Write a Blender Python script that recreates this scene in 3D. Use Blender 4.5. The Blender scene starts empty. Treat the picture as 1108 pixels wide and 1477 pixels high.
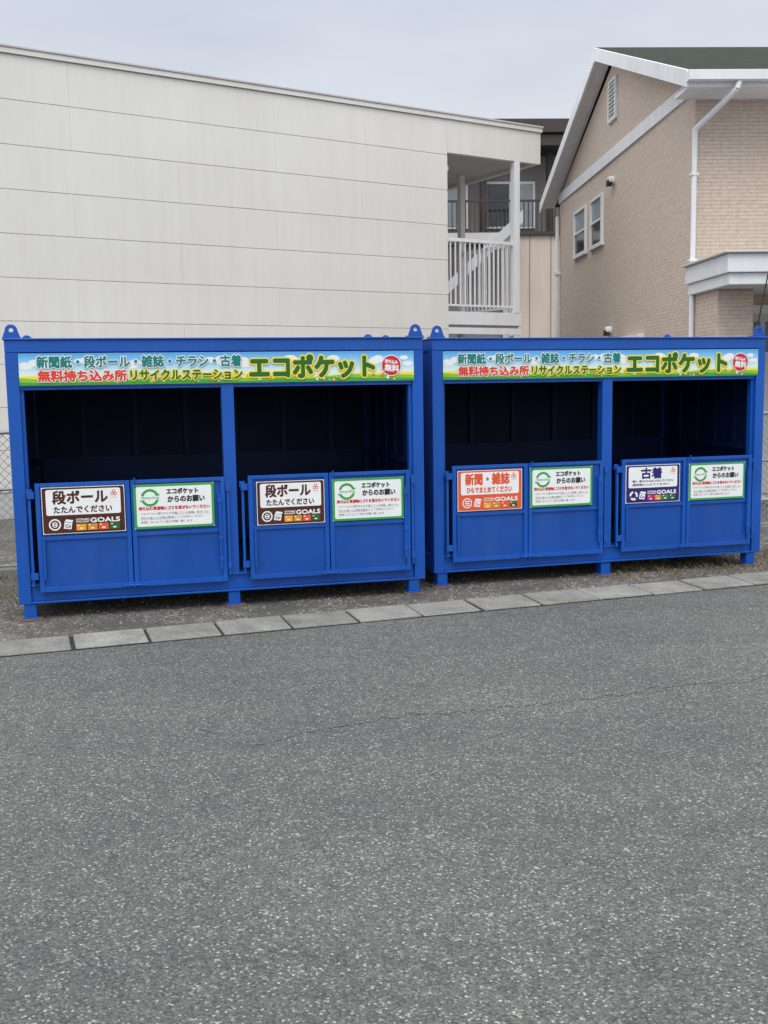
import bpy, math, random
from mathutils import Matrix, Vector
random.seed(7)
sc=bpy.context.scene
sc.view_settings.view_transform='Standard'; sc.view_settings.look='None'; sc.view_settings.exposure=0

# ------------------------------------------------------------------ materials
def s2l(c):
    return tuple(((x/255)/12.92 if x/255<=.04045 else ((x/255+.055)/1.055)**2.4) for x in c)
def newmat(name):
    m=bpy.data.materials.new(name); m.use_nodes=True
    nt=m.node_tree; b=nt.nodes['Principled BSDF']; return m,nt,b
def N(nt,t,**k):
    n=nt.nodes.new(t)
    for a,v in k.items(): setattr(n,a,v)
    return n
def ramp(nt,fac,stops,interp='LINEAR'):
    r=N(nt,'ShaderNodeValToRGB'); r.color_ramp.interpolation=interp
    e=r.color_ramp.elements
    while len(e)<len(stops): e.new(.5)
    for el,(p,c) in zip(e,stops):
        el.position=p; el.color=(*c,1) if len(c)==3 else c
    nt.links.new(fac,r.inputs[0]); return r
def noise(nt,scale,detail=4,vec=None,rough=.5):
    n=N(nt,'ShaderNodeTexNoise'); n.inputs['Scale'].default_value=scale; n.inputs['Detail'].default_value=detail; n.inputs['Roughness'].default_value=rough
    if vec is not None: nt.links.new(vec,n.inputs['Vector'])
    return n
def objco(nt,scale=None):
    t=N(nt,'ShaderNodeTexCoord')
    if scale is None: return t.outputs['Object']
    mp=N(nt,'ShaderNodeMapping'); mp.inputs['Scale'].default_value=scale
    nt.links.new(t.outputs['Object'],mp.inputs[0]); return mp.outputs[0]
def mixc(nt,fac,a,b,mode='MIX'):
    m=N(nt,'ShaderNodeMix',data_type='RGBA',blend_type=mode)
    for i,v in ((0,fac),(6,a),(7,b)):
        if hasattr(v,'links') or hasattr(v,'node'): nt.links.new(v,m.inputs[i])
        else: m.inputs[i].default_value=v if i==0 else (*v,1)
    return m.outputs[2]
def bump(nt,b,h,strength=.3,dist=.01):
    bp=N(nt,'ShaderNodeBump'); bp.inputs['Strength'].default_value=strength; bp.inputs['Distance'].default_value=dist
    nt.links.new(h,bp.inputs['Height']); nt.links.new(bp.outputs[0],b.inputs['Normal'])
def paint(name,col,rough=.5,var=.12,scale=3,bumpy=0,metal=0,spec=.5,grime=None):
    """painted/plain surface with soft procedural tone variation"""
    m,nt,b=newmat(name); co=objco(nt)
    n=noise(nt,scale,4,co)
    lo=tuple(c*(1-var) for c in col); hi=tuple(min(1,c*(1+var)) for c in col)
    r=ramp(nt,n.outputs[0],[(.3,lo),(.7,hi)])
    out=r.outputs[0]
    if grime:
        co2=objco(nt,(6,6,.7)); g=noise(nt,1.3,4,co2,.6)
        gr=ramp(nt,g.outputs[0],[(.45,(0,0,0)),(.8,(1,1,1))])
        out=mixc(nt,gr.outputs[0],out,tuple(c*grime for c in col))
    nt.links.new(out,b.inputs['Base Color'])
    b.inputs['Roughness'].default_value=rough; b.inputs['Metallic'].default_value=metal
    b.inputs['Specular IOR Level'].default_value=spec
    if bumpy:
        n2=noise(nt,60,2,co); bump(nt,b,n2.outputs[0],bumpy,.004)
    return m
def flatc(name,rgb,rough=.45):
    return paint(name,s2l(rgb),rough,.03,8,spec=.3)
def bluepaint(name,col):
    """gloss enamel on steel: tone drift, faint dusty film, few small scuffs"""
    m,nt,b=newmat(name); co=objco(nt)
    n=noise(nt,2.2,4,co,.6); r=ramp(nt,n.outputs[0],[(.3,tuple(c*.88 for c in col)),(.7,tuple(c*1.12 for c in col))])
    d=noise(nt,1.1,5,objco(nt,(3,3,.8)),.7); dr=ramp(nt,d.outputs[0],[(.5,(0,0,0)),(.88,(.14,.14,.14))])
    c=mixc(nt,dr.outputs[0],r.outputs[0],(.08,.14,.24))
    s_=noise(nt,26,3,co,.8); sr=ramp(nt,s_.outputs[0],[(.735,(0,0,0)),(.76,(.5,.5,.5))])
    c=mixc(nt,sr.outputs[0],c,(.04,.08,.18))
    nt.links.new(c,b.inputs['Base Color'])
    nt.links.new(ramp(nt,d.outputs[0],[(.3,(.30,)*3),(.8,(.52,)*3)]).outputs[0],b.inputs['Roughness']); b.inputs['Specular IOR Level'].default_value=.4
    bump(nt,b,n.outputs[0],.2,.02); return m
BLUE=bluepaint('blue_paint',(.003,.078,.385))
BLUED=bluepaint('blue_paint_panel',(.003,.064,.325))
BLUE_SHADE=paint('blue_interior_shade',(.0013,.006,.030),.6,.25,2,.05,spec=.2)  # container blue with the interior's shade put into the base colour
BLUE_SHADE2=paint('blue_interior_rail_shade',(.002,.012,.055),.55,.2,2,spec=.2)  # inner rails, ribs and side walls: blue darkened for shade, a bit lighter
RUST=paint('rusty_shim',(.15,.085,.055),.9,.3,20)
DARK=paint('dark_gap',(.02,.02,.02),.9,.1)
STEEL=paint('galvanised_steel',(.30,.31,.32),.5,.1,10,metal=.3)

def mat_asphalt():
    m,nt,b=newmat('asphalt'); co=objco(nt)
    v=N(nt,'ShaderNodeTexVoronoi'); v.inputs['Scale'].default_value=135; nt.links.new(co,v.inputs['Vector'])
    sep=N(nt,'ShaderNodeSeparateColor'); nt.links.new(v.outputs['Color'],sep.inputs[0])
    r=ramp(nt,sep.outputs[0],[(0,(.062,.063,.061)),(.3,(.098,.099,.096)),(.72,(.126,.126,.122)),(.88,(.155,.153,.147)),(.955,(.25,.245,.23)),(1,(.40,.39,.36))])
    d=ramp(nt,v.outputs['Distance'],[(.3,(1.05,1.05,1.05)),(.75,(.66,.66,.66))])
    c=mixc(nt,1,r.outputs[0],d.outputs[0],'MULTIPLY')
    n=noise(nt,.55,4,co,.62)
    r2=ramp(nt,n.outputs[0],[(.3,(.84,.84,.85)),(.7,(1.14,1.14,1.12))])
    c=mixc(nt,1,c,r2.outputs[0],'MULTIPLY')
    n3=noise(nt,9,3,co,.7); r3=ramp(nt,n3.outputs[0],[(.3,(.86,.86,.86)),(.7,(1.12,1.12,1.12))])
    c=mixc(nt,1,c,r3.outputs[0],'MULTIPLY')
    n4=noise(nt,1.7,3,co); r4=ramp(nt,n4.outputs[0],[(.64,(1,1,1)),(.76,(.86,.86,.86))])
    c=mixc(nt,1,c,r4.outputs[0],'MULTIPLY')
    mp=N(nt,'ShaderNodeMapping'); mp.inputs['Rotation'].default_value=(0,0,-.3375); mp.inputs['Scale'].default_value=(.12,1.1,1)
    t=N(nt,'ShaderNodeTexCoord'); nt.links.new(t.outputs['Object'],mp.inputs[0])
    n5=noise(nt,1.0,3,mp.outputs[0],.5); r5=ramp(nt,n5.outputs[0],[(.35,(.90,.90,.91)),(.65,(1.10,1.10,1.09))])
    c=mixc(nt,1,c,r5.outputs[0],'MULTIPLY')
    nt.links.new(c,b.inputs['Base Color']); b.inputs['Roughness'].default_value=.82; b.inputs['Specular IOR Level'].default_value=.4
    bump(nt,b,v.outputs['Distance'],.5,-.004)
    return m
ASPH=mat_asphalt()
def mat_gravel(name):
    m,nt,b=newmat(name); co=objco(nt)
    v=N(nt,'ShaderNodeTexVoronoi'); v.inputs['Scale'].default_value=55; nt.links.new(co,v.inputs['Vector'])
    sep=N(nt,'ShaderNodeSeparateColor'); nt.links.new(v.outputs['Color'],sep.inputs[0])
    r=ramp(nt,sep.outputs[0],[(0,(.055,.05,.043)),(.5,(.125,.115,.10)),(.85,(.20,.185,.16)),(1,(.36,.34,.31))])
    n=noise(nt,1.6,5,co,.65)
    rr=ramp(nt,n.outputs[0],[(.42,(0,0,0)),(.60,(.85,.85,.85))])
    c=mixc(nt,rr.outputs[0],r.outputs[0],(.07,.067,.063))
    nt.links.new(c,b.inputs['Base Color']); b.inputs['Roughness'].default_value=.95
    bump(nt,b,v.outputs['Distance'],.8,-.01)
    return m
GRAVEL=mat_gravel('gravel_ground')
def mat_conc():
    m,nt,b=newmat('kerb_concrete'); co=objco(nt)
    n=noise(nt,4,5,co,.7); r=ramp(nt,n.outputs[0],[(.3,(.16,.155,.14)),(.5,(.235,.23,.21)),(.72,(.31,.305,.28))])
    n2=noise(nt,80,3,co,.7); r2=ramp(nt,n2.outputs[0],[(.35,(.68,.68,.68)),(.65,(1.15,1.15,1.15))])
    c=mixc(nt,1,r.outputs[0],r2.outputs[0],'MULTIPLY')
    oi=N(nt,'ShaderNodeNewGeometry'); r3=ramp(nt,oi.outputs['Random Per Island'],[(0,(.88,.88,.88)),(1,(1.10,1.10,1.08))])
    c=mixc(nt,1,c,r3.outputs[0],'MULTIPLY')
    nt.links.new(c,b.inputs['Base Color']); b.inputs['Roughness'].default_value=.9
    bump(nt,b,n2.outputs[0],.6,.006); return m
CONC=mat_conc()
def mat_wall():
    m,nt,b=newmat('white_siding'); co=objco(nt)
    n=noise(nt,.5,3,co); r=ramp(nt,n.outputs[0],[(.3,(.685,.665,.61)),(.7,(.74,.725,.68))])
    co2=objco(nt,(5,5,.35)); n2=noise(nt,1.4,4,co2,.65); r2=ramp(nt,n2.outputs[0],[(.4,(1,1,1)),(.8,(.94,.93,.91))])
    c=mixc(nt,1,r.outputs[0],r2.outputs[0],'MULTIPLY')
    gi=N(nt,'ShaderNodeNewGeometry'); r3=ramp(nt,gi.outputs['Random Per Island'],[(0,(.99,.99,.99)),(1,(1.008,1.008,1.008))])
    c=mixc(nt,1,c,r3.outputs[0],'MULTIPLY')
    nt.links.new(c,b.inputs['Base Color']); b.inputs['Roughness'].default_value=.75
    n3=noise(nt,40,3,co,.7); bump(nt,b,n3.outputs[0],.35,.006); return m
SIDING=mat_wall()
WHITE=paint('white_paint',(.76,.77,.78),.5,.04,2,grime=.88)
SOFFIT=paint('grey_soffit',(.50,.50,.49),.7,.05,2)
COPING=paint('coping_metal',(.50,.50,.48),.5,.08,2)
def mat_brick(name,ca,cb,mortar):
    m,nt,b=newmat(name); t=N(nt,'ShaderNodeTexCoord'); s=N(nt,'ShaderNodeSeparateXYZ'); nt.links.new(t.outputs['Object'],s.inputs[0])
    a=N(nt,'ShaderNodeMath',operation='ADD'); nt.links.new(s.outputs[0],a.inputs[0]); nt.links.new(s.outputs[1],a.inputs[1])
    cx=N(nt,'ShaderNodeCombineXYZ'); nt.links.new(a.outputs[0],cx.inputs[0]); nt.links.new(s.outputs[2],cx.inputs[1])
    br=N(nt,'ShaderNodeTexBrick'); nt.links.new(cx.outputs[0],br.inputs['Vector'])
    br.inputs['Scale'].default_value=1; br.inputs['Brick Width'].default_value=.24; br.inputs['Row Height'].default_value=.048
    br.inputs['Mortar Size'].default_value=.004; br.inputs['Mortar Smooth'].default_value=.5; br.inputs['Bias'].default_value=0
    br.inputs['Color1'].default_value=(*ca,1); br.inputs['Color2'].default_value=(*cb,1); br.inputs['Mortar'].default_value=(*mortar,1)
    n=noise(nt,16,3,t.outputs['Object'],.65); r=ramp(nt,n.outputs[0],[(.3,(.86,.86,.86)),(.7,(1.1,1.1,1.1))])
    c=mixc(nt,1,br.outputs['Color'],r.outputs[0],'MULTIPLY')
    nt.links.new(c,b.inputs['Base Color']); b.inputs['Roughness'].default_value=.85
    inv=N(nt,'ShaderNodeMath',operation='SUBTRACT'); inv.inputs[0].default_value=1; nt.links.new(br.outputs['Fac'],inv.inputs[1])
    ad=N(nt,'ShaderNodeMath',operation='ADD'); nt.links.new(inv.outputs[0],ad.inputs[0]); nt.links.new(n.outputs[0],ad.inputs[1])
    bump(nt,b,ad.outputs[0],.6,.010); return m
BRICK=mat_brick('beige_brick_siding',(.61,.50,.415),(.57,.465,.38),(.48,.385,.31))
def mat_roof():
    m,nt,b=newmat('dark_green_roof'); co=objco(nt)
    n=noise(nt,5,4,co,.7); r=ramp(nt,n.outputs[0],[(.3,(.022,.030,.020)),(.7,(.045,.055,.038))])
    w=N(nt,'ShaderNodeTexWave'); w.bands_direction='Y'; w.inputs['Scale'].default_value=2.2; nt.links.new(co,w.inputs[0])
    c=mixc(nt,1,r.outputs[0],ramp(nt,w.outputs[0],[(0,(.6,.6,.6)),(.25,(1,1,1))]).outputs[0],'MULTIPLY')
    nt.links.new(c,b.inputs['Base Color']); b.inputs['Roughness'].default_value=.9; b.inputs['Specular IOR Level'].default_value=.15; return m
ROOFG=mat_roof()
GLASS,_nt,_b=newmat('window_glass'); _b.inputs['Roughness'].default_value=.08
_n=noise(_nt,2,2,objco(_nt)); _nt.links.new(ramp(_nt,_n.outputs[0],[(.4,(.02,.025,.03)),(.6,(.05,.055,.06))]).outputs[0],_b.inputs['Base Color'])
CURT=paint('curtained_glass',(.30,.34,.36),.25,.1,4)
BROWN=paint('dark_brown_trim',(.05,.038,.036),.7,.15,2)
TAUPE=paint('taupe_wall',(.22,.20,.19),.85,.08,1)
BEIGEW=paint('beige_wall',(.60,.50,.43),.85,.05,1,grime=.88)

# ------------------------------------------------------------------ mesh builder
class MB:
    def __init__(s): s.v=[];s.f=[];s.mi=[];s.mats=[]
    def m(s,mat):
        if mat not in s.mats: s.mats.append(mat)
        return s.mats.index(mat)
    def add(s,vs,fs,mat):
        o=len(s.v); s.v+= [tuple(x) for x in vs]; i=s.m(mat)
        for f in fs: s.f.append([a+o for a in f]); s.mi.append(i)
    def box(s,x0,x1,y0,y1,z0,z1,mat):
        if x0>x1:x0,x1=x1,x0
        if y0>y1:y0,y1=y1,y0
        if z0>z1:z0,z1=z1,z0
        vs=[(x,y,z) for z in (z0,z1) for y in (y0,y1) for x in (x0,x1)]
        s.add(vs,[(0,2,3,1),(4,5,7,6),(0,1,5,4),(2,6,7,3),(0,4,6,2),(1,3,7,5)],mat)
    def prism(s,pts,axis,a,b,mat):
        def P(p,t): return {'x':(t,p[0],p[1]),'y':(p[0],t,p[1]),'z':(p[0],p[1],t)}[axis]
        n=len(pts); vs=[P(p,a) for p in pts]+[P(p,b) for p in pts]
        fs=[tuple(range(n))[::-1],tuple(range(n,2*n))]+[(i,(i+1)%n,n+(i+1)%n,n+i) for i in range(n)]
        s.add(vs,fs,mat)
    def tube(s,p,q,r,mat,n=8):
        p=Vector(p);q=Vector(q);d=(q-p).normalized(); a=d.orthogonal().normalized(); b=d.cross(a)
        vs=[p+(a*math.cos(t)+b*math.sin(t))*r for t in [2*math.pi*i/n for i in range(n)]]
        vs+=[v+(q-p) for v in vs]
        s.add(vs,[(i,(i+1)%n,n+(i+1)%n,n+i) for i in range(n)]+[tuple(range(n))[::-1],tuple(range(n,2*n))],mat)
    def flat(s,pts,y,mat):
        s.add([(p[0],y,p[1]) for p in pts],[tuple(range(len(pts)))],mat)
    def rect(s,x0,x1,z0,z1,y,mat,r=0):
        if r<=0: return s.flat([(x0,z0),(x1,z0),(x1,z1),(x0,z1)],y,mat)
        pts=[]
        for cx,cz,a0 in ((x1-r,z0+r,-90),(x1-r,z1-r,0),(x0+r,z1-r,90),(x0+r,z0+r,180)):
            for k in range(5):
                a=math.radians(a0+k*22.5); pts.append((cx+r*math.cos(a),cz+r*math.sin(a)))
        s.flat(pts,y,mat)
    def disc(s,cx,cz,rx,y,mat,rz=None,n=20):
        rz=rz or rx
        s.flat([(cx+rx*math.cos(2*math.pi*i/n),cz+rz*math.sin(2*math.pi*i/n)) for i in range(n)],y,mat)
    def arc(s,cx,cz,r0,r1,a0,a1,y,mat,n=14):
        for i in range(n):
            t0=math.radians(a0+(a1-a0)*i/n); t1=math.radians(a0+(a1-a0)*(i+1)/n)
            s.flat([(cx+r0*math.cos(t0),cz+r0*math.sin(t0)),(cx+r1*math.cos(t0),cz+r1*math.sin(t0)),(cx+r1*math.cos(t1),cz+r1*math.sin(t1)),(cx+r0*math.cos(t1),cz+r0*math.sin(t1))],y,mat)
    def text(s,body,x0,x1,z0,z1,y,mat,bold=0,outline=None,rot=0):
        vs,fs=textmesh(body)
        xs=[v[0] for v in vs]; ys=[v[1] for v in vs]; ax,bx,ay,by=min(xs),max(xs),min(ys),max(ys)
        base=[(x0+(x-ax)/(bx-ax)*(x1-x0), z0+(yy-ay)/(by-ay)*(z1-z0)) for x,yy in vs]
        if rot:
            cx,cz=(x0+x1)/2,(z0+z1)/2; c,sn=math.cos(rot),math.sin(rot)
            base=[(cx+(x-cx)*c-(z-cz)*sn, cz+(x-cx)*sn+(z-cz)*c) for x,z in base]
        k=0
        def lay(r,n,mt):
            nonlocal k
            for i in range(n):
                a=2*math.pi*(i+.5)/n; dx,dz=r*math.cos(a),r*math.sin(a)
                s.add([(x+dx,y-k*6e-5,z+dz) for x,z in base],fs,mt); k+=1
        if outline: lay(outline[0],12,outline[1]); k+=6
        if bold: lay(bold,6,mat)
        s.add([(x,y-k*6e-5,z) for x,z in base],fs,mat)
    def done(s,name,parent=None,mw=None,bevel=0,smooth=False):
        me=bpy.data.meshes.new(name); me.from_pydata(s.v,[],s.f)
        for m in s.mats: me.materials.append(m)
        me.polygons.foreach_set('material_index',s.mi); me.update()
        o=bpy.data.objects.new(name,me); sc.collection.objects.link(o)
        if parent: o.parent=parent
        if mw is not None: o.matrix_world=mw
        if bevel:
            b=o.modifiers.new('b','BEVEL'); b.width=bevel; b.segments=2; b.limit_method='ANGLE'; b.harden_normals=False
        return o
_tc={}
def textmesh(body):
    if body in _tc: return _tc[body]
    cu=bpy.data.curves.new('tmp','FONT'); cu.body=body; cu.size=1; cu.resolution_u=3
    o=bpy.data.objects.new('tmp',cu); sc.collection.objects.link(o)
    bpy.context.view_layer.update()
    dg=bpy.context.evaluated_depsgraph_get(); ev=o.evaluated_get(dg); me=ev.to_mesh()
    r=([(v.co.x,v.co.y) for v in me.vertices],[tuple(p.vertices) for p in me.polygons])
    ev.to_mesh_clear(); bpy.data.objects.remove(o); bpy.data.curves.remove(cu)
    _tc[body]=r; return r
def empty(name,mw):
    e=bpy.data.objects.new(name,None); sc.collection.objects.link(e); e.matrix_world=mw; e.empty_display_size=.3; return e
def frame(x,y,az,z=0): return Matrix.Translation((x,y,z))@Matrix.Rotation(az,4,'Z')

# ------------------------------------------------------------------ container
def container(mw,name):
    root=empty(name,mw)
    L,D,T,Bz=3.03,1.60,2.0,.12
    b=MB()
    for x0,x1 in ((0,.085),(2.945,L)):
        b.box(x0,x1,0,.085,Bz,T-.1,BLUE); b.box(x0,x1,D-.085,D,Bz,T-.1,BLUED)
        b.box(x0+.001,x1-.001,D-.088,D-.0855,.276,T-.1,BLUE_SHADE2)  # thin facing on the rear posts in the shade-darkened blue
    b.box(1.485,1.575,.004,.09,.262,1.66,BLUE)
    b.box(.085,.11,.03,.085,.262,1.66,BLUE); b.box(2.92,2.945,.03,.085,.262,1.66,BLUE)
    b.done('posts',root,None,.006)
    b=MB()
    b.box(0,L,-.003,.1,T-.098,T-.012,BLUE); b.box(0,L,D-.1,D,T-.1,T-.012,BLUE)
    b.box(0,.1,.1,D-.1,T-.1,T-.012,BLUE); b.box(L-.1,L,.1,D-.1,T-.1,T-.012,BLUE)
    b.box(-.012,L+.012,-.016,D+.012,T-.012,T,BLUE)
    b.box(.087,2.943,.012,.03,1.655,1.90,BLUE)
    b.box(.087,2.943,.012,.09,1.64,1.655,BLUE)
    for y0,y1,yw in ((0,.1,.02),(D-.1,D,D-.04)):
        b.box(.0865,2.9435,y0,y1,.245,.26,BLUE); b.box(.0865,2.9435,yw,yw+.02,.135,.245,BLUE); b.box(.0865,2.9435,y0-.004,y1,.12,.135,BLUE)
    for x0 in (0,L-.06):
        b.box(x0,x0+.06,.087,D-.087,.12,.26,BLUE)
    for x in (.6,1.1,1.9,2.4): b.box(x,x+.06,.1,D-.1,.14,.24,BLUE_SHADE)
    b.done('frame_beams',root,None,.004)
    b=MB()
    for cx in (.05,L-.05):
        for cy in (.05,D-.05):
            R=.042; hz=T+.055
            outer=[(cx-.055,T),(cx+.055,T),(cx+.055,T+.02)]+[(cx+R*math.cos(math.radians(a)),hz+R*math.sin(math.radians(a))) for a in range(0,181,20)]+[(cx-.055,T+.02)]
            n=len(outer); hole=[]
            for p in outer:
                d=Vector((p[0]-cx,p[1]-hz)); d.normalize(); hole.append((cx+d.x*.016,hz+d.y*.016))
            y0,y1=cy-.03,cy-.018
            vs=[(p[0],y0,p[1]) for p in outer]+[(p[0],y0,p[1]) for p in hole]+[(p[0],y1,p[1]) for p in outer]+[(p[0],y1,p[1]) for p in hole]
            fs=[]
            for i in range(n):
                j=(i+1)%n
                fs+=[(i,j,n+j,n+i),(2*n+j,2*n+i,3*n+i,3*n+j),(j,i,2*n+i,2*n+j),(n+i,n+j,3*n+j,3*n+i)]
            b.add(vs,fs,BLUE)
            b.box(cx-.06,cx+.06,cy-.045,cy+.045,T,T+.012,BLUE)
    b.done('lifting_lugs',root)
    b=MB()
    b.box(.085,L-.085,.1,D-.1,.26,.275,BLUE_SHADE)
    b.box(.101,L-.101,.101,D-.101,T-.05,T-.03,BLUE_SHADE)
    b.box(.086,L-.086,D-.03,D-.02,.26,T-.1,BLUE_SHADE); b.box(.086,L-.086,D-.018,D-.008,.26,T-.1,BLUED)
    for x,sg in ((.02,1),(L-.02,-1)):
        b.box(x,x-sg*.01,.086,D-.086,.26,T-.1,BLUED); b.box(x+sg*.002,x+sg*.012,.086,D-.086,.26,T-.1,BLUE_SHADE2)
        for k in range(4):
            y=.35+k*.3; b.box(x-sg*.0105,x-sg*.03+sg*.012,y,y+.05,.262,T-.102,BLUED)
            b.box(x+sg*.013,x+sg*.04,y,y+.04,.276,T-.06,BLUE_SHADE2)
        b.box(x+sg*.041,x+sg*.07,.1,D-.1,1.03,1.07,BLUE_SHADE2)
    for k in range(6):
        x=.45+k*.43; b.box(x,x+.04,D-.06,D-.031,.276,T-.06,BLUE_SHADE2)
    b.box(.12,L-.12,D-.09,D-.061,1.03,1.07,BLUE_SHADE2)
    b.box(.12,L-.12,D-.075,D-.061,.30,1.03,BLUE_SHADE2)
    b.done('panels',root)
    b=MB()
    for x in (.03,1.49,L-.13):
        for y in (.01,D-.11):
            b.box(x,x+.085,y,y+.09,.026,.12,BLUE); b.box(x-.015,x+.10,y-.012,y+.105,.014,.026,BLUE)
            b.box(x-.03+random.uniform(-.01,.01),x+.125,y-.03,y+.11,.0,.014,RUST)
    b.done('feet',root,None,.003)
    for gi,(a,m0,m1,c) in enumerate(((.15,.800,.808,1.482),(1.655,2.262,2.270,2.905))):
        b=MB(); z0,z1=.205,.985
        for (x0,x1) in ((a,m0),(m1,c)):
            t=.032; y0,y1=-.034,-.006
            b.box(x0,x0+t,y0,y1,z0,z1,BLUE); b.box(x1-t,x1,y0,y1,z0,z1,BLUE)
            b.box(x0+t,x1-t,y0,y1,z1-t*.8,z1,BLUE); b.box(x0+t,x1-t,y0,y1,z0,z0+t*1.1,BLUE)
            b.box(x0+t,x1-t,y0+.003,y1,.578,.606,BLUE)
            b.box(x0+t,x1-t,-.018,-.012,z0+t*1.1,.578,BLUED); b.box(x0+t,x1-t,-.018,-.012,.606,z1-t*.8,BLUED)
        for xx,sg in ((a-.05,1),(c+.012,-1)):
            b.box(xx,xx+.018,-.03,-.004,.25,.93,BLUE)
            for zz in (.30,.88):
                b.box(xx-.006,xx+.044*(1 if sg>0 else .5),-.046,-.036,zz,zz+.05,BLUE)
            b.box(xx-.012,xx+.03,-.0035,.0,.90,.945,BLUE)
        xr=c-.05
        b.box(xr,xr+.016,-.052,-.036,.30,.86,BLUE); b.box(a+.034,a+.05,-.052,-.036,.30,.60,BLUE)
        for zz in (.36,.52,.80): b.box(xr-.006,xr+.022,-.058,-.0525,zz,zz+.03,BLUE)
        mm=(m0+m1)/2; zz=.222
        b.box(mm-.06,mm+.06,-.043,-.0355,zz-.014,zz+.02,BLUE)
        b.tube((mm-.075,-.052,zz),(mm+.085,-.052,zz),.007,BLUE)
        for dx in (-.045,.0,.045): b.box(mm+dx-.006,mm+dx+.006,-.062,-.0435,zz-.012,zz+.012,BLUE)
        b.tube((mm+.03,-.043,z1-.05),(mm+.03,-.043,z1+.018),.006,BLUE)
        b.done(f'gate_{gi+1}',root,None,.002)
    return root
MA=frame(-2.614,7.294,.257); MBm=frame(.399,8.278,.27)
container(MA,'blue_recycling_container'); container(MBm,'blue_recycling_container')

# ------------------------------------------------------------------ print colours
cW=flatc('print_white',(228,230,228)); cBrown=flatc('print_brown',(76,36,26)); cOr=flatc('print_orange',(218,88,50)); cPu=flatc('print_purple',(46,34,104))
cGreen=flatc('print_green',(58,155,70)); cDk=flatc('print_dark',(40,44,48)); cRed=flatc('print_red',(200,40,48)); cTeal=flatc('print_teal',(20,120,115))
cYel=flatc('print_yellow',(238,214,66)); cLime=flatc('print_lime',(135,188,50)); cDGr=flatc('print_dark_green',(36,100,42)); cAmb=flatc('print_amber',(232,158,40)); cSd2=flatc('print_ochre',(200,140,45)); cSd3=flatc('print_forest',(60,120,70))
cOrT=flatc('print_vermilion',(215,62,38)); cMag=flatc('print_magenta',(200,30,105)); cPk=flatc('print_pale_orange',(240,180,115))
m,nt,b_=newmat('print_sky'); tco=N(nt,'ShaderNodeTexCoord'); sp=N(nt,'ShaderNodeSeparateXYZ'); nt.links.new(tco.outputs['Generated'],sp.inputs[0])
nt.links.new(ramp(nt,sp.outputs[2],[(0,s2l((210,230,155))),(.35,s2l((215,232,218))),(.6,s2l((160,208,235))),(1,s2l((60,155,218)))]).outputs[0],b_.inputs['Base Color']); b_.inputs['Roughness'].default_value=.4
cSky=m

def banner(mw):
    b=MB(); x0,x1,z0,z1=.088,2.955,1.672,1.893; y=-.006
    b.box(x0,x1,y+.0005,y+.006,z0-.001,z1+.001,cW)
    b.rect(x0,x1,z0,z1,y-.0006,cSky)
    rnd=random.Random(3)
    yy=y-.001
    for cx in (.12,.2,.55,.9,1.45,1.68,2.0,2.35,2.66,2.9):
        for k in range(4):
            r=rnd.uniform(.02,.036); px=cx+rnd.uniform(-.06,.06)
            if px-r*1.4<x0 or px+r*1.4>x1: continue
            b.disc(px,rnd.uniform(1.80,1.845),r*1.4,yy,cW,r*.7); yy-=2e-5
    for (h,amp,ph,mt) in ((.052,.012,0,cYel),(.040,.010,1.3,cLime),(.022,.007,2.2,cGreen)):
        yy-=2e-4; n=60
        for i in range(n):
            xa=x0+(x1-x0)*i/n; xb=x0+(x1-x0)*(i+1)/n
            f=lambda x:z0+h+amp*math.sin(x*5+ph)+amp*.5*math.sin(x*13+ph)
            b.flat([(xa,z0),(xb,z0),(xb,f(xb)),(xa,f(xa))],yy,mt)
    for i in range(46):
        yy-=2e-5; px=rnd.uniform(x0+.03,x1-.03); pz=z0+rnd.uniform(.012,.05); r=rnd.uniform(.005,.010)
        mt=rnd.choice([cOrT,cAmb,cW,cPk])
        for k in range(5):
            a=k*1.2566+px*9; b.disc(px+r*.8*math.cos(a),pz+r*.8*math.sin(a),r*.6,yy-k*6e-6,mt,n=7)
        b.disc(px,pz,r*.45,yy-8e-5,cYel,n=7); yy-=8e-5
    y=yy-.001
    b.text('新聞紙・段ボール・雑誌・チラシ・古着',.21,1.635,1.793,1.874,y,cTeal,.0035,(.009,cW))
    b.text('無料持ち込み所',.215,.815,1.698,1.774,y,cOrT,.004,(.009,cW))
    b.text('リサイクルステーション',.845,1.64,1.700,1.772,y,cDGr,.0035,(.010,cYel))
    b.text('エコポケット',1.70,2.64,1.703,1.866,y,cDGr,.010,(.020,cYel))
    b.disc(2.775,1.785,.080,y,cW,n=32); b.disc(2.775,1.785,.074,y-.0004,cRed,n=32)
    b.text('持ち込み',2.725,2.825,1.800,1.828,y-.0008,cW,.0015,rot=-.12)
    b.text('無料',2.724,2.834,1.740,1.792,y-.0008,cW,.0025,rot=-.12)
    b.done('banner_sign',None,mw)
banner(MA); banner(MBm)

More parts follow.
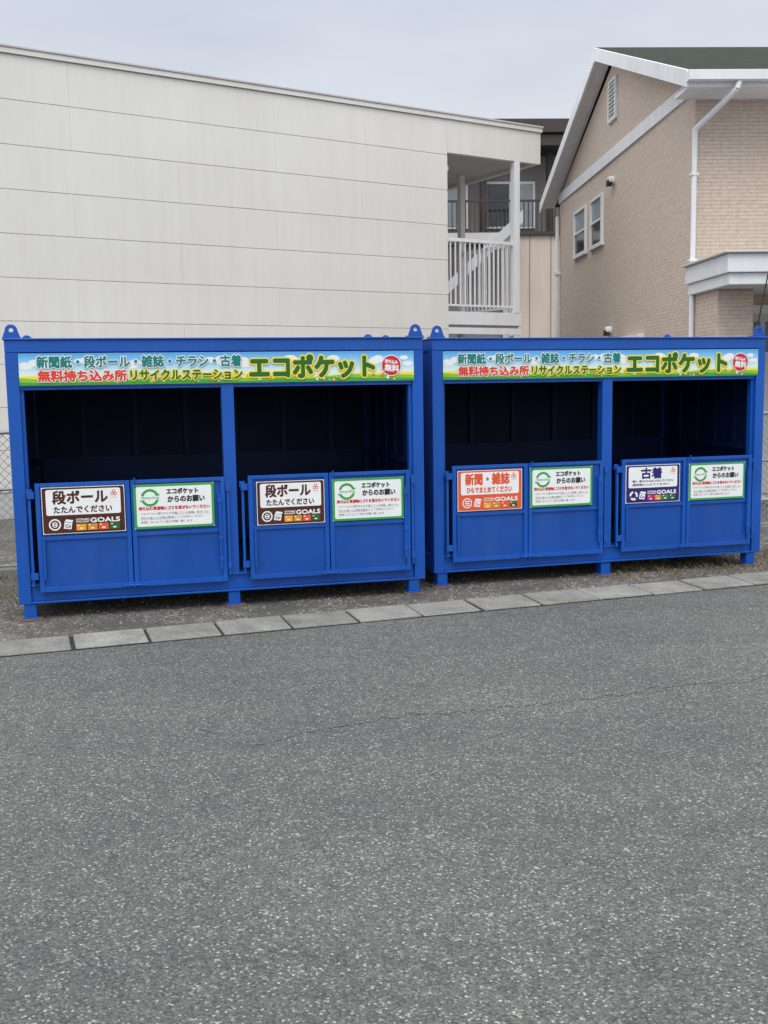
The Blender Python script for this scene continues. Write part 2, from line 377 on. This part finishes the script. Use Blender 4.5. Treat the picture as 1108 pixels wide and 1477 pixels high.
def logo(b,x,z,s,y,mt):
    for k in range(3):
        a=math.radians(90+120*k); b.arc(x+.35*s*math.cos(a),z+.35*s*math.sin(a),.22*s,.36*s,0,359,y-k*2e-5,mt,10)
def item_sign(mw,name,x0,x1,z0,z1,col,title,sub,sub2=None,icon='box'):
    b=MB(); W=x1-x0; H=z1-z0; y=-.040
    b.box(x0,x1,y+.0003,-.0345,z0,z1,cW)
    b.rect(x0,x1,z0,z1,y,cW,.012); b.rect(x0+.004,x1-.004,z0+.004,z1-.004,y-.0005,col,.012)
    X=lambda t:x0+W*t; Z=lambda t:z0+H*t
    b.rect(X(.05),X(.95),Z(.40),Z(.95),y-.001,cW,.014)
    y2=y-.0016
    wt={4:(.13,.79),2:(.28,.66),5:(.12,.80)}[len(title)]
    b.text(title,X(wt[0]),X(wt[1]),Z(.64),Z(.92),y2,col,.0042)
    if sub2:
        b.text(sub,X(.12),X(.88),Z(.545),Z(.605),y2,col,.0006); b.text(sub2,X(.12),X(.80),Z(.45),Z(.51),y2,col,.0006)
    else: b.text(sub,X(.14),X(.84),Z(.445),Z(.585),y2,col,.002)
    logo(b,X(.87),Z(.84),.034,y2,cOrT)
    b.text('ecopocket',X(.835),X(.91),Z(.735),Z(.755),y2,cDk)
    cx,cz=X(.145),Z(.20); r=H*.125
    if icon=='box':
        b.arc(cx,cz,r*.75,r,0,359,y2,cW,24); b.rect(cx-r*.45,cx+r*.45,cz-.1*r,cz+.1*r,y2,cW); b.arc(cx,cz,r*.3,r*.48,20,160,y2-1e-4,cW,8); b.arc(cx,cz,r*.3,r*.48,200,340,y2-1e-4,cW,8)
    elif icon=='paper':
        b.arc(cx,cz,r*.8,r,0,359,y2,cW,24)
        for k in range(3): b.rect(cx-r*.5,cx+r*.5,cz-r*.5+k*r*.38,cz-r*.3+k*r*.38,y2,cW)
    else:
        for k in range(3): b.arc(cx,cz,r*.55,r*.98,100+120*k,185+120*k,y2,cW,8)
    ix=X(.30)
    b.flat([(ix-.03,Z(.11)),(ix+.022,Z(.09)),(ix+.03,Z(.22)),(ix-.022,Z(.25))],y2,cW)
    b.flat([(ix-.022,Z(.26)),(ix+.03,Z(.232)),(ix+.038,Z(.285)),(ix-.01,Z(.31))],y2,cW)
    b.text('Co',ix-.018,ix+.018,Z(.13),Z(.20),y2-3e-4,col,.001)
    b.text('SUSTAINABLE',X(.40),X(.56),Z(.275),Z(.315),y2,cW,.0004); b.text('DEVELOPMENT',X(.40),X(.56),Z(.225),Z(.262),y2,cW,.0004)
    b.text('GOALS',X(.575),X(.93),Z(.222),Z(.318),y2,cW,.002)
    sq=[cAmb,cSd2,cOr,cDGr] if icon!='cloth' else [cMag,cSd2,cSd3,cDGr]
    for k in range(4):
        a=X(.40+.135*k); b.rect(a,a+W*.12,Z(.06),Z(.195),y2,sq[k]); b.rect(a+W*.04,a+W*.08,Z(.085),Z(.115),y2-2e-4,cW); b.rect(a+W*.015,a+W*.04,Z(.16),Z(.18),y2-2e-4,cW)
    b.done(name,None,mw)
def notice(mw,x0,x1,z0,z1):
    b=MB(); W=x1-x0; H=z1-z0; y=-.040
    X=lambda t:x0+W*t; Z=lambda t:z0+H*t
    b.box(x0,x1,y+.0003,-.0345,z0,z1,cW)
    b.rect(x0,x1,z0,z1,y,cGreen,.012); b.rect(X(.032),X(.968),Z(.052),Z(.948),y-.0006,cW,.012)
    y2=y-.0012
    cx,cz=X(.20),Z(.70); r=H*.185
    b.arc(cx,cz,r*.76,r*1.08,22,165,y2,cGreen); b.arc(cx,cz,r*.76,r*1.08,202,345,y2,cGreen)
    for a in (22,202):
        t=math.radians(a); px,pz=cx+r*.92*math.cos(t),cz+r*.92*math.sin(t); tx,tz=math.sin(t),-math.cos(t); nx,nz=math.cos(t),math.sin(t)
        b.flat([(px-nx*r*.36,pz-nz*r*.36),(px+tx*r*.5,pz+tz*r*.5),(px+nx*r*.36,pz+nz*r*.36)],y2-2e-5,cGreen)
    b.rect(X(.085),X(.325),Z(.65),Z(.74),y2-6e-5,cW)
    b.text('Recycling',X(.10),X(.31),Z(.66),Z(.73),y2-1e-4,cGreen,.0006)
    b.text('エコポケット',X(.41),X(.80),Z(.77),Z(.895),y2,cDk,.0026)
    b.text('からのお願い',X(.42),X(.88),Z(.585),Z(.72),y2,cDk,.0026)
    b.text('持ち込む資源物にゴミを混ぜないでください',X(.06),X(.94),Z(.42),Z(.50),y2,cRed,.0014)
    for k,(t,e) in enumerate((('リサイクルに適切なものが届いている段階、紙ボール、',.93),('汚れの被った水等は素早くしてお持ちください',.86),('危険しないようご協力お願い致します',.72))):
        zz=.31-k*.095; b.text(t,X(.08),X(e),Z(zz),Z(zz+.055),y2,cDk)
    for (p,q) in ((.50,.93),(.08,.5)): b.rect(X(p),X(q),Z(.298 if p>.3 else .203),Z(.303 if p>.3 else .208),y2,cRed)
    b.done('request_notice_sign',None,mw)
item_sign(MA,'cardboard_sign',.192,.762,.622,.955,cBrown,'段ボール','たたんでください')
item_sign(MA,'cardboard_sign',1.715,2.228,.612,.938,cBrown,'段ボール','たたんでください')
notice(MA,.825,1.40,.628,.950); notice(MA,2.290,2.850,.615,.935)
item_sign(MBm,'newspaper_magazine_sign',.190,.745,.618,.945,cOr,'新聞・雑誌','ひもでまとめてください',icon='paper')
item_sign(MBm,'used_clothes_sign',1.685,2.195,.615,.935,cPu,'古着','濡れ、破れたものは入れないでください','透明袋に入れてください',icon='cloth')
notice(MBm,.82,1.375,.622,.945); notice(MBm,2.285,2.830,.615,.930)

# ------------------------------------------------------------------ ground, road, kerb
KA=.3375; k0=Vector((-2.51,6.62)); kd=Vector((math.cos(KA),math.sin(KA))); kn=Vector((-math.sin(KA),math.cos(KA)))
b=MB(); b.add([(-300,-300,0),(300,-300,0),(300,300,0),(-300,300,0)],[(0,1,2,3)],GRAVEL); b.done('ground')
fr=k0-kn*.36
b=MB()
p=[fr-kd*60,fr+kd*80,fr+kd*80-kn*60,fr-kd*60-kn*60]
b.add([(q.x,q.y,.004) for q in p],[(3,2,1,0)],ASPH); b.done('asphalt_road')
b=MB(); u=-9.5
rr=random.Random(5)
while u<16:
    w=.462; g=rr.choice([.006,.008,.014,.024]); dz=rr.uniform(-.003,.003); dn=rr.uniform(-.007,.007); tw=rr.uniform(-.006,.006)
    A0=k0+kd*u+kn*dn; pts=[A0-kn*.36,A0-kn*(.36+tw)+kd*(w-g+.008),A0+kd*(w-g+.008)-kn*(.01+tw),A0-kn*.01]
    z=[.016,.016,.028,.028]
    vs=[(q.x,q.y,-.05) for q in pts]+[(q.x,q.y,zz+dz) for q,zz in zip(pts,z)]
    b.add(vs,[(3,2,1,0),(4,5,6,7),(0,1,5,4),(1,2,6,5),(2,3,7,6),(3,0,4,7)],CONC)
    u+=w+.012
b.done('kerb_stones',None,None,.008)
b=MB(); q=[k0-kn*.372-kd*20,k0-kn*.372+kd*25,k0+kn*.004+kd*25,k0+kn*.004-kd*20]
b.add([(v.x,v.y,.008) for v in q],[(0,1,2,3)],DARK); b.done('kerb_bed')
cr=[(-.62,4.62),(-.18,4.90),(.12,5.02),(.35,5.03),(.62,5.12),(.93,5.2),(1.2,5.28),(1.42,5.40),(1.72,5.48),(1.98,5.48),(2.25,5.78),(2.8,6.0)]
b=MB(); rr=random.Random(9); pts=[]
for (a,c) in zip(cr,cr[1:]):
    n=12
    for i in range(n):
        t=i/n; pts.append((a[0]+(c[0]-a[0])*t+rr.uniform(-.014,.014),a[1]+(c[1]-a[1])*t+rr.uniform(-.026,.026),rr.uniform(.0008,.005)))
for i in range(len(pts)-1):
    (x0,y0,w0),(x1,y1,w1)=pts[i],pts[i+1]
    b.add([(x0,y0-w0,.0052),(x1,y1-w1,.0052),(x1,y1+w1,.0052),(x0,y0+w0,.0052)],[(0,1,2,3)],DARK)
b.done('road_crack')
def mat_weed():
    m,nt,b=newmat('dry_weeds'); g=N(nt,'ShaderNodeNewGeometry')
    nt.links.new(ramp(nt,g.outputs['Random Per Island'],[(0,(.06,.075,.02)),(.3,(.16,.13,.06)),(.7,(.25,.19,.10)),(1,(.33,.26,.15))]).outputs[0],b.inputs['Base Color']); b.inputs['Roughness'].default_value=.9; return m
WEED=mat_weed()
b=MB(); rr=random.Random(11)
def tuft(x,y,n,h):
    for i in range(n):
        a=rr.uniform(0,6.28); px=x+rr.gauss(0,.05); py=y+rr.gauss(0,.05); hh=h*rr.uniform(.3,1); w=.003; l=rr.uniform(.2,1.1)*hh
        if (Vector((px,py))-k0).dot(kn)<.02: continue
        dx,dy=math.cos(a),math.sin(a)
        b.add([(px-dy*w,py+dx*w,0),(px+dy*w,py-dx*w,0),(px+dx*l*.5,py+dy*l*.5,hh*.7),(px+dx*l,py+dy*l,hh)],[(0,1,2),(0,2,3)],WEED)
def local(M,x,y): v=M@Vector((x,y,0)); return v.x,v.y
for i in range(210):
    x,y=local(MBm,rr.uniform(1.6,4.5),rr.gauss(.2,.3)); tuft(x,y,13,.05)
for i in range(70):
    x,y=local(MA,rr.uniform(-1.6,-.02),rr.uniform(-.1,2.2)); tuft(x,y,14,.07)
for i in range(90):
    x,y=local(MA,rr.uniform(-1,3.2),rr.uniform(.8,2.4)); tuft(x,y,8,.06)
for i in range(26):
    t=rr.uniform(-1,7); q=k0+kd*t+kn*rr.uniform(.02,.06); tuft(q.x,q.y,7,.035)
b.done('dry_weeds')
STONE=paint('stones',(.2,.19,.175),.9,.5,30)
b=MB()
for i in range(1100):
    M=rr.choice((MA,MBm)); x,y=local(M,rr.uniform(-1,3.6),rr.uniform(-.5,.7))
    if (Vector((x,y))-k0).dot(kn)<.02: continue
    r=rr.uniform(.004,.015)
    vs=[(x+r*math.cos(t)*rr.uniform(.7,1.2),y+r*math.sin(t)*rr.uniform(.7,1.2),0) for t in (0,1.25,2.5,3.8,5)]; vs.append((x,y,r*.8))
    b.add(vs,[(j,(j+1)%5,5) for j in range(5)],STONE)
b.done('loose_stones')

# ------------------------------------------------------------------ white apartment building
MW=frame(-4.92,13.3,.56)
root=empty('white_apartment_building',MW)
b=MB(); seams=[5.80-.546*i for i in range(0,11)]
for i in range(10):
    zt,zb=seams[i],seams[i+1]
    off=1.13 if i%2 else -.35
    if i==0: off=1.13
    xs=[-7.0]+[off+2.93*k for k in range(-3,4) if -6.8<off+2.93*k<6.9]+[7.10]
    for a,c in zip(xs,xs[1:]): b.box(a+.0006,c-.0006,0,.05,max(zb,.0)+.0035,zt-.003,SIDING)
b.done('front_siding',root,None,.0025)
b=MB()
b.box(-7,7.09,.014,7.5,0,5.79,COPING)
b.done('walls',root)
b=MB()
b.box(7.1005,9.03,0,.10,5.29,5.80,SIDING)
b.box(8.93,9.03,.1,7.5,5.29,5.80,SIDING)
b.box(7.1,8.93,.1,7.5,5.34,5.79,SOFFIT)
b.box(-7,9.05,-.030,7.55,5.803,5.87,SIDING)
b.box(-7,9.06,-.045,.0,5.872,5.900,COPING)
b.done('roof',root,None,.004)
b=MB()
b.box(7.1,8.62,.0,1.7,2.60,2.81,WHITE); b.box(7.13,8.6,.05,1.65,2.56,2.598,SOFFIT)
b.box(7.1,8.62,.0,.012,2.45,2.555,WHITE)
b.done('veranda_slab',root,None,.004)
b=MB(); b.box(8.465,8.58,.01,.12,0,2.44,WHITE); b.box(8.465,8.58,-.005,.11,2.815,5.29,WHITE); b.box(8.5,8.6,1.55,1.65,2.815,5.34,WHITE)
b.box(8.48,8.56,1.55,1.65,0,2.55,WHITE); b.done('veranda_posts',root,None,.004)
b=MB()
b.box(7.11,8.462,.03,.07,3.93,3.985,WHITE); b.box(7.11,8.462,.035,.065,2.90,2.93,WHITE)
x=7.17
while x<8.44: b.box(x,x+.022,.04,.06,2.931,3.929,WHITE); x+=.098
b.box(8.52,8.56,.12,1.54,3.93,3.985,WHITE); b.box(8.525,8.555,.12,1.54,2.90,2.93,WHITE)
y=.2
while y<1.5: b.box(8.53,8.55,y,y+.022,2.931,3.929,WHITE); y+=.11
b.done('veranda_railing',root)
b=MB()
b.prism([(7.14+.07*math.cos(t),5.08+.07*math.sin(t)) for t in [i*math.pi/6 for i in range(12)]],'y',.12,.25,WHITE); b.done('veranda_lamp',root)

# ------------------------------------------------------------------ brick house
MH=frame(4.15,14.1,.041)
root=empty('beige_brick_house',MH)
Ls,Wd=8.4,7.0; EZ=5.55; RZ=7.08
b=MB()
b.prism([(0,0),(Ls,0),(Ls,EZ),(Ls/2,RZ-.12),(0,EZ)],'x',0,Wd,BRICK)
b.done('walls',root)
b=MB()
ov=.32; ev=.55; sl=(RZ-EZ)/(Ls/2); zE=EZ-ev*sl+.08; zR=RZ+.08
for sg in (0,1):
    P=[(-ev,zE),(Ls/2,zR),(Ls/2,zR-.10),(-ev,zE-.10)]
    if sg: P=[(Ls-y,z) for y,z in P]
    b.prism([(y,z+.06) for y,z in P],'x',-ov+.04,Wd+ov,ROOFG)
b.done('roof',root)
b=MB()
for sg in (0,1):
    P=[(-ev-.03,zE-.16),(-ev-.03,zE+.05),(Ls/2,zR+.05),(Ls/2,zR-.16)]
    if sg: P=[(Ls-y,z) for y,z in P]
    b.prism(P,'x',-ov,-ov+.035,WHITE)
    Q=[(-ev+.02,zE-.07),(Ls/2,zR-.07),(Ls/2,zR-.05),(-ev+.02,zE-.05)]
    if sg: Q=[(Ls-y,z) for y,z in Q]
    b.prism(Q,'x',-ov+.036,-.002,WHITE)
b.box(-.035,-.002,.0,Ls,5.36,5.56,WHITE)
b.box(-ov+.04,Wd,-ev+.0,-.002,zE-.16,zE-.12,WHITE)
b.box(-ov,Wd+ov,-ev-.15,-ev-.035,zE-.10,zE+.02,WHITE)
b.box(-ov+.036,Wd+ov,-ev-.03,-ev,zE-.16,zE+.02,WHITE)
b.done('trim',root,None,.004)
b=MB()
b.tube((-.02+.35,-ev-.1,zE-.1),(.30,-ev-.1,zE-.2),.035,WHITE); b.tube((.30,-ev-.1,zE-.2),(-.02,-.06,zE-.55),.035,WHITE); b.tube((-.02,-.06,zE-.53),(-.02,-.06,0),.035,WHITE,10)
for z in (1,2,3.2,4.3): b.box(-.07,.03,-.1,-.001,z,z+.03,WHITE)
b.tube((-.06,Ls-.04,5.1),(-.06,Ls-.04,0),.04,WHITE); b.box(-.12,-.001,Ls-.1,Ls+.02,3.9,3.95,WHITE)
b.done('downpipes',root)
b=MB()
for (y0,y1,z0,z1) in ((5.92,6.92,4.08,4.94),(4.70,5.58,4.08,4.94)):
    b.box(-.05,-.001,y0,y1,z1-.05,z1,WHITE); b.box(-.06,-.001,y0-.02,y1+.02,z0-.04,z0+.03,WHITE)
    b.box(-.05,-.001,y0,y0+.07,z0+.03,z1-.05,WHITE); b.box(-.05,-.001,y1-.07,y1,z0+.03,z1-.05,WHITE)
    b.box(-.042,-.001,y0+.07,y1-.07,(z0+z1)/2-.02,(z0+z1)/2+.02,WHITE)
    b.box(-.02,-.0005,y0+.07,y1-.07,z0+.03,(z0+z1)/2-.02,GLASS); b.box(-.02,-.0005,y0+.07,y1-.07,(z0+z1)/2+.02,z1-.05,CURT)
b.box(-.05,-.001,3.85,4.35,6.00,6.04,WHITE); b.box(-.05,-.001,3.85,4.35,6.64,6.68,WHITE); b.box(-.05,-.001,3.85,3.9,6.04,6.64,WHITE); b.box(-.05,-.001,4.3,4.35,6.04,6.64,WHITE)
for k in range(9): b.box(-.04,-.001,3.9,4.3,6.05+k*.066,6.085+k*.066,SOFFIT)
# ground-floor lattice window
b.box(-.02,-.0005,2.2,3.2,1.3,2.30,GLASS); b.box(-.09,-.001,2.15,3.25,2.305,2.36,WHITE); b.box(-.09,-.001,2.15,3.25,1.24,1.295,WHITE)
for k in range(9): b.box(-.085,-.065,2.19+k*.122,2.215+k*.122,1.296,2.304,WHITE)
for (yy,zz) in ((4.05,5.02),(4.15,2.52)): b.tube((-.10,yy,zz),(-.001,yy,zz),.07,WHITE,12); b.box(-.12,-.04,yy-.06,yy+.06,zz-.09,zz-.0,DARK)
b.done('windows_and_vents',root,None,.003)
b=MB()
b.box(-.10,4.5,-1.55,-.002,2.90,3.12,WHITE); b.box(-.06,4.5,-1.50,-.003,2.76,2.898,WHITE); b.box(-.15,4.5,-1.60,-.001,3.122,3.15,COPING)
b.box(.02,.48,-.9,-.002,0,2.758,BRICK)
b.done('porch_canopy',root,None,.01)
b=MB()
b.box(.60,2.2,-.05,-.003,0,2.62,WHITE); b.box(.72,1.3,-.09,-.052,.1,2.50,SOFFIT)
for k in range(3): b.box(.82+.15*k,.90+.15*k,-.10,-.091,2.0,2.40,GLASS)
b.done('front_door',root,None,.004)

# ------------------------------------------------------------------ brown building behind
MG=frame(0,30,0.05)
root=empty('brown_apartment_block',MG)
b=MB()
b.box(-4,4.9,1.5,9,0,8.3,TAUPE); b.box(3.6,7.5,.6,1.49,0,5.88,BEIGEW); b.box(4.9,9,1.5,9,0,8.3,TAUPE)
b.box(-4,3.58,.8,1.49,0,5.6,TAUPE)
for k in range(6): b.box(3.75+k*.62,3.77+k*.62,.585,.599,0,5.86,TAUPE)
b.done('walls',root)
b=MB(); b.box(-4.4,5.55,.2,9.4,8.30,8.62,BROWN); b.box(-4.5,5.65,.1,9.5,8.64,9.02,BROWN); b.done('roof',root,None,.02)
b=MB(); b.box(-4,7.5,.5,1.55,5.885,5.98,BROWN)
b.box(-4,7.5,.55,.6,6.82,6.88,BROWN)
x=-4
while x<7.4: b.box(x,x+.03,.56,.59,5.98,6.82,BROWN); x+=.13
for x in (3.0,4.95): b.box(x,x+.18,.9,1.1,5.98,8.29,BROWN)
b.done('balcony_railing',root)
b=MB()
for x0,x1 in ((3.2,4.7),(1.2,2.7)):
    b.box(x0,x1,1.44,1.499,6.2,7.55,WHITE); b.box(x0+.07,(x0+x1)/2-.03,1.42,1.439,6.27,7.48,GLASS); b.box((x0+x1)/2+.03,x1-.07,1.42,1.439,6.27,7.48,CURT)
b.done('windows',root)
b=MB(); b.prism([(1.6,3.9),(4.0,6.1),(4.0,6.45),(1.6,4.25)],'y',-.4,-.3,SOFFIT); b.box(-4,3.9,-.3,.4,5.6,5.84,SOFFIT); b.done('outside_stair',root)

# ------------------------------------------------------------------ fence
MF=frame(-2.614,7.294,.257)@Matrix.Translation((0,1.95,0))
b=MB()
def fence(b,x0,x1,z0,z1):
    x=x0
    while x<=x1+.01: b.tube((x,0,0),(x,0,z1+.03),.024,STEEL); x+=1.9
    b.tube((x0,0,z1),(x1,0,z1),.019,STEEL); b.tube((x0,0,.78),(x1,0,.78),.016,STEEL); b.tube((x0,0,z0),(x1,0,z0),.008,STEEL)
    st=.075; H=z1-z0; x=x0-H
    while x<x1:
        for sg in (1,-1):
            a,c=(x,z0),(x+H,z1)
            if sg<0: a,c=(x,z1),(x+H,z0)
            ta=max(0,(x0-x)/H); tb=min(1,(x1-x)/H)
            if tb>ta: b.tube((x+H*ta,sg*.004,a[1]+(c[1]-a[1])*ta),(x+H*tb,sg*.004,a[1]+(c[1]-a[1])*tb),.0032,STEEL,4)
        x+=st
fence(b,-3.5,7.9,.1,1.28)
b.box(-3.8,8,-.06,.06,-.02,.07,CONC)
b.done('chain_link_fence',None,MF)

b=MB(); b.tube((5.75,11.1,0),(5.75,11.1,12),.16,CONC,16); b.box(5.0,6.5,11.0,11.1,11.2,11.32,STEEL); b.done('utility_pole')
b=MB(); b.tube((3.50,10.9,0),(5.66,11.1,11.6),.007,DARK,6); b.done('guy_wire')

# ------------------------------------------------------------------ world, sun, camera
w=bpy.data.worlds.new('World'); sc.world=w; w.use_nodes=True; nt=w.node_tree; bg=nt.nodes['Background']
sk=N(nt,'ShaderNodeTexSky',sky_type='NISHITA'); sk.sun_disc=False; EL=math.radians(55)
sk.sun_elevation=EL; sk.air_density=1.2; sk.dust_density=3
tc=N(nt,'ShaderNodeTexCoord'); sx=N(nt,'ShaderNodeSeparateXYZ'); nt.links.new(tc.outputs['Generated'],sx.inputs[0])
# overcast deck: brighter towards the zenith and towards the veiled sun
g=ramp(nt,sx.outputs[2],[(0,(.76,.79,.83)),(.16,(.74,.775,.83)),(.34,(.665,.71,.795)),(.6,(1.25,1.28,1.33)),(1,(2.1,2.13,2.15))])
mp=N(nt,'ShaderNodeMapping'); mp.inputs['Scale'].default_value=(1.5,1.5,5); nt.links.new(tc.outputs['Generated'],mp.inputs[0])
cl=noise(nt,1.6,5,mp.outputs[0],.5); cr_=ramp(nt,cl.outputs[0],[(.3,(8.9,9.0,9.3)),(.7,(11.2,11.2,11.15))])
deck=mixc(nt,1,g.outputs[0],cr_.outputs[0],'MULTIPLY')
mr=N(nt,'ShaderNodeMapRange'); mr.inputs[1].default_value=-.7; mr.inputs[2].default_value=.25; mr.inputs[3].default_value=1.45; mr.inputs[4].default_value=1.0
nt.links.new(sx.outputs[1],mr.inputs[0])
vm=N(nt,'ShaderNodeVectorMath',operation='SCALE'); nt.links.new(deck,vm.inputs[0]); nt.links.new(mr.outputs[0],vm.inputs['Scale'])
fin=mixc(nt,.92,sk.outputs[0],vm.outputs[0])
nt.links.new(fin,bg.inputs['Color']); bg.inputs['Strength'].default_value=.1
su=bpy.data.lights.new('sun','SUN'); su.energy=1.15; su.angle=math.radians(30); su.color=(1,.965,.92)
so=bpy.data.objects.new('sun',su); sc.collection.objects.link(so)
d=Vector((-.2,-1,0)).normalized()*math.cos(EL)+Vector((0,0,math.sin(EL)))
so.rotation_euler=d.to_track_quat('Z','Y').to_euler()
sk.sun_rotation=math.atan2(d.x,d.y)

p_,r_,h_=.121,-.016,1.634
fw=Vector((0,math.cos(p_),-math.sin(p_))); up0=Vector((0,math.sin(p_),math.cos(p_))); rt0=Vector((1,0,0))
rt=rt0*math.cos(r_)+up0*math.sin(r_); up=-rt0*math.sin(r_)+up0*math.cos(r_)
cm=bpy.data.cameras.new('camera'); co=bpy.data.objects.new('camera',cm); sc.collection.objects.link(co)
co.matrix_world=Matrix(((rt.x,up.x,-fw.x,0),(rt.y,up.y,-fw.y,0),(rt.z,up.z,-fw.z,h_),(0,0,0,1)))
cm.sensor_fit='HORIZONTAL'; cm.sensor_width=36; cm.lens=36*1500/1108; cm.clip_end=2000; cm.clip_start=.05
sc.camera=co
